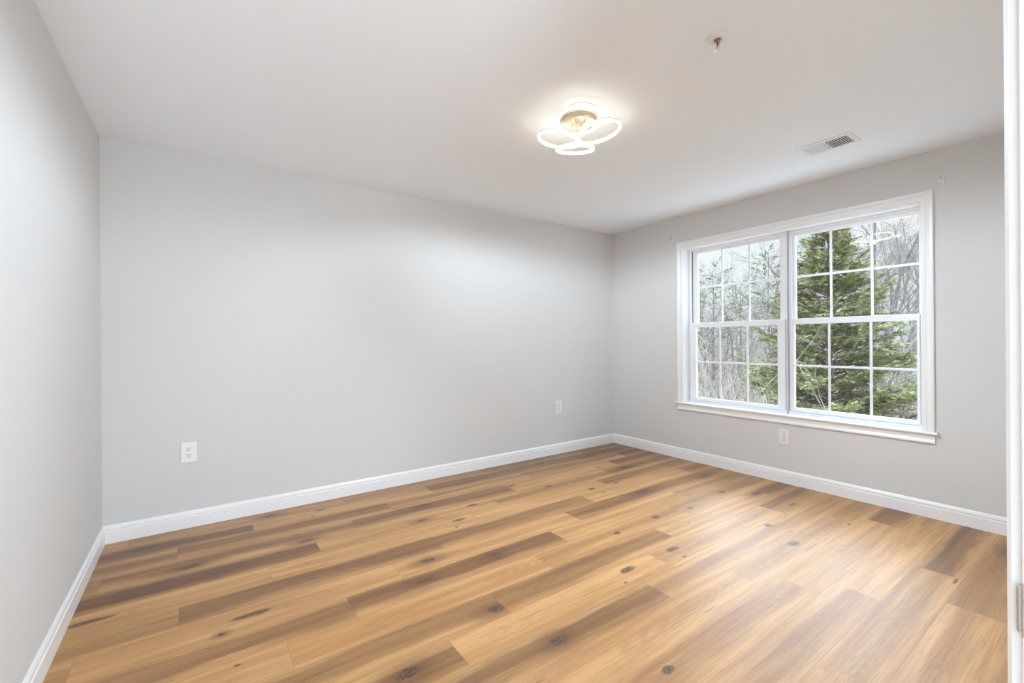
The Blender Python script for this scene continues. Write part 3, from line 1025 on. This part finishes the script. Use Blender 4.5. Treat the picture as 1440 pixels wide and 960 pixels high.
# the big evergreen
def spray(R, V_, F_, base, ax, nrm, s, n, w):
    side = ax.cross(nrm).normalized()
    for k in range(n):
        t = (k + .5) / n
        p = base + ax * (s * t)
        sg = 1 if k % 2 else -1
        a = math.radians(R.uniform(24, 48))
        d = (ax * math.cos(a) + side * (sg * math.sin(a)) + nrm * R.uniform(-.22, .22)).normalized()
        ln = s * R.uniform(.34, .52) * (1.08 - .55 * t)
        wv = d.cross(nrm + rvec(R, .45)).normalized() * (w * R.uniform(.7, 1.2))
        i = len(V_)
        for q in (p, p + d * ln * .45 + wv, p + d * ln, p + d * ln * .45 - wv): V_.append((q.x, q.y, q.z))
        F_.append((i, i + 1, i + 2, i + 3))

def evergreen(seed, Ht, rad_fn, nb, ns, nl, wleaf, ssize, z0=.4):
    R = random.Random(seed)
    T, B = Tubes(), Tubes()
    V_, F_ = [], []
    pts = [Vector((0, 0, -.2))]
    for i in range(8): pts.append(Vector((R.gauss(0, .02), R.gauss(0, .02), Ht * (i + 1) / 8)))
    T.add(pts, [max(.014 * Ht * (1 - i / 8.2), .008) for i in range(9)], 8)
    for k in range(nb):
        h = ((k + R.random()) / nb) ** .92
        z = z0 + h * (Ht - z0)
        az = k * 2.39996 + R.gauss(0, .25)
        Ln = rad_fn(h) * R.uniform(.62, 1.18)
        e = math.radians(R.uniform(2, 26) + 30 * h)
        d = Vector((math.cos(az) * math.cos(e), math.sin(az) * math.cos(e), math.sin(e)))
        p = Vector((0, 0, z))
        bp = [p.copy()]
        m = 5
        for i in range(m):
            d = (d + Vector((0, 0, -.10 if i < 3 else .13)) + rvec(R, .05)).normalized()
            p = p + d * Ln / m
            bp.append(p.copy())
        B.add(bp, [max(.016 * (1 - i / 5.5) * (Ln / 1.5), .003) for i in range(m + 1)], 4)
        cnt = max(4, int(ns * Ln / 1.4))
        for j in range(cnt):
            t = .22 + .78 * (j + R.random()) / cnt
            i = min(int(t * m), m - 1)
            q = bp[i].lerp(bp[i + 1], t * m - i)
            tg = (bp[i + 1] - bp[i]).normalized()
            lat = tg.cross(Vector((0, 0, 1))).normalized()
            an = R.choice((-1, 1)) * math.radians(R.uniform(8, 62))
            ax = (tg * math.cos(an) + lat * math.sin(an) + Vector((0, 0, R.gauss(-.04, .20)))).normalized()
            nr = (Vector((0, 0, 1)) + rvec(R, .42)).normalized()
            spray(R, V_, F_, q, ax, nr, ssize * R.uniform(.7, 1.25) * (1 - .35 * h), nl, wleaf)
    fm = bpy.data.meshes.new('foliage')
    fm.from_pydata(V_, [], F_)
    fm.update()
    return T, B, fm
p = spot(1166, 8.6)
top = 1.2 + (480 - 309) / FPX * 8.6
Ht = top - p.z
T, B, fm = evergreen(11, Ht, lambda h: 1.85 * (1 - h ** 1.6) + .06, 400, 28, 15, .0125, .30)
root = empty('evergreen_tree', p)
tag(root, 'big bushy green conifer filling the middle of the window view', 'tree')
link(bpy.data.objects.new('trunk', T.mesh('trunk', M_RED)), root)
link(bpy.data.objects.new('branches', B.mesh('branches', M_RED)), root)
fm.materials.append(M_CEDAR)
link(bpy.data.objects.new('foliage', fm), root)

# thin evergreens with open crowns on the left
def open_pine(seed, px, Z, yt, label, hw):
    p = spot(px, Z)
    Ht = 1.2 + (480 - yt) / FPX * Z - p.z
    T, B, fm = evergreen(seed, Ht, lambda h: hw * (1.1 - .55 * h), 34, 6, 12, .016, .50, Ht * .42)
    r = empty('open_evergreen', p)
    tag(r, label, 'tree')
    link(bpy.data.objects.new('trunk', T.mesh('trunk', M_BARK)), r)
    link(bpy.data.objects.new('branches', B.mesh('branches', M_TWIG)), r)
    fm.materials.append(M_PINE)
    link(bpy.data.objects.new('foliage', fm), r)
open_pine(41, 1003, 19.0, 384, 'thin open-crowned evergreen in the left panes of the upper left sash', 1.25)
open_pine(42, 1081, 20.0, 366, 'thin open-crowned evergreen just left of the big conifer', 1.1)
open_pine(43, 1042, 24.0, 408, 'distant small evergreen in the middle panes of the upper left sash', 1.5)
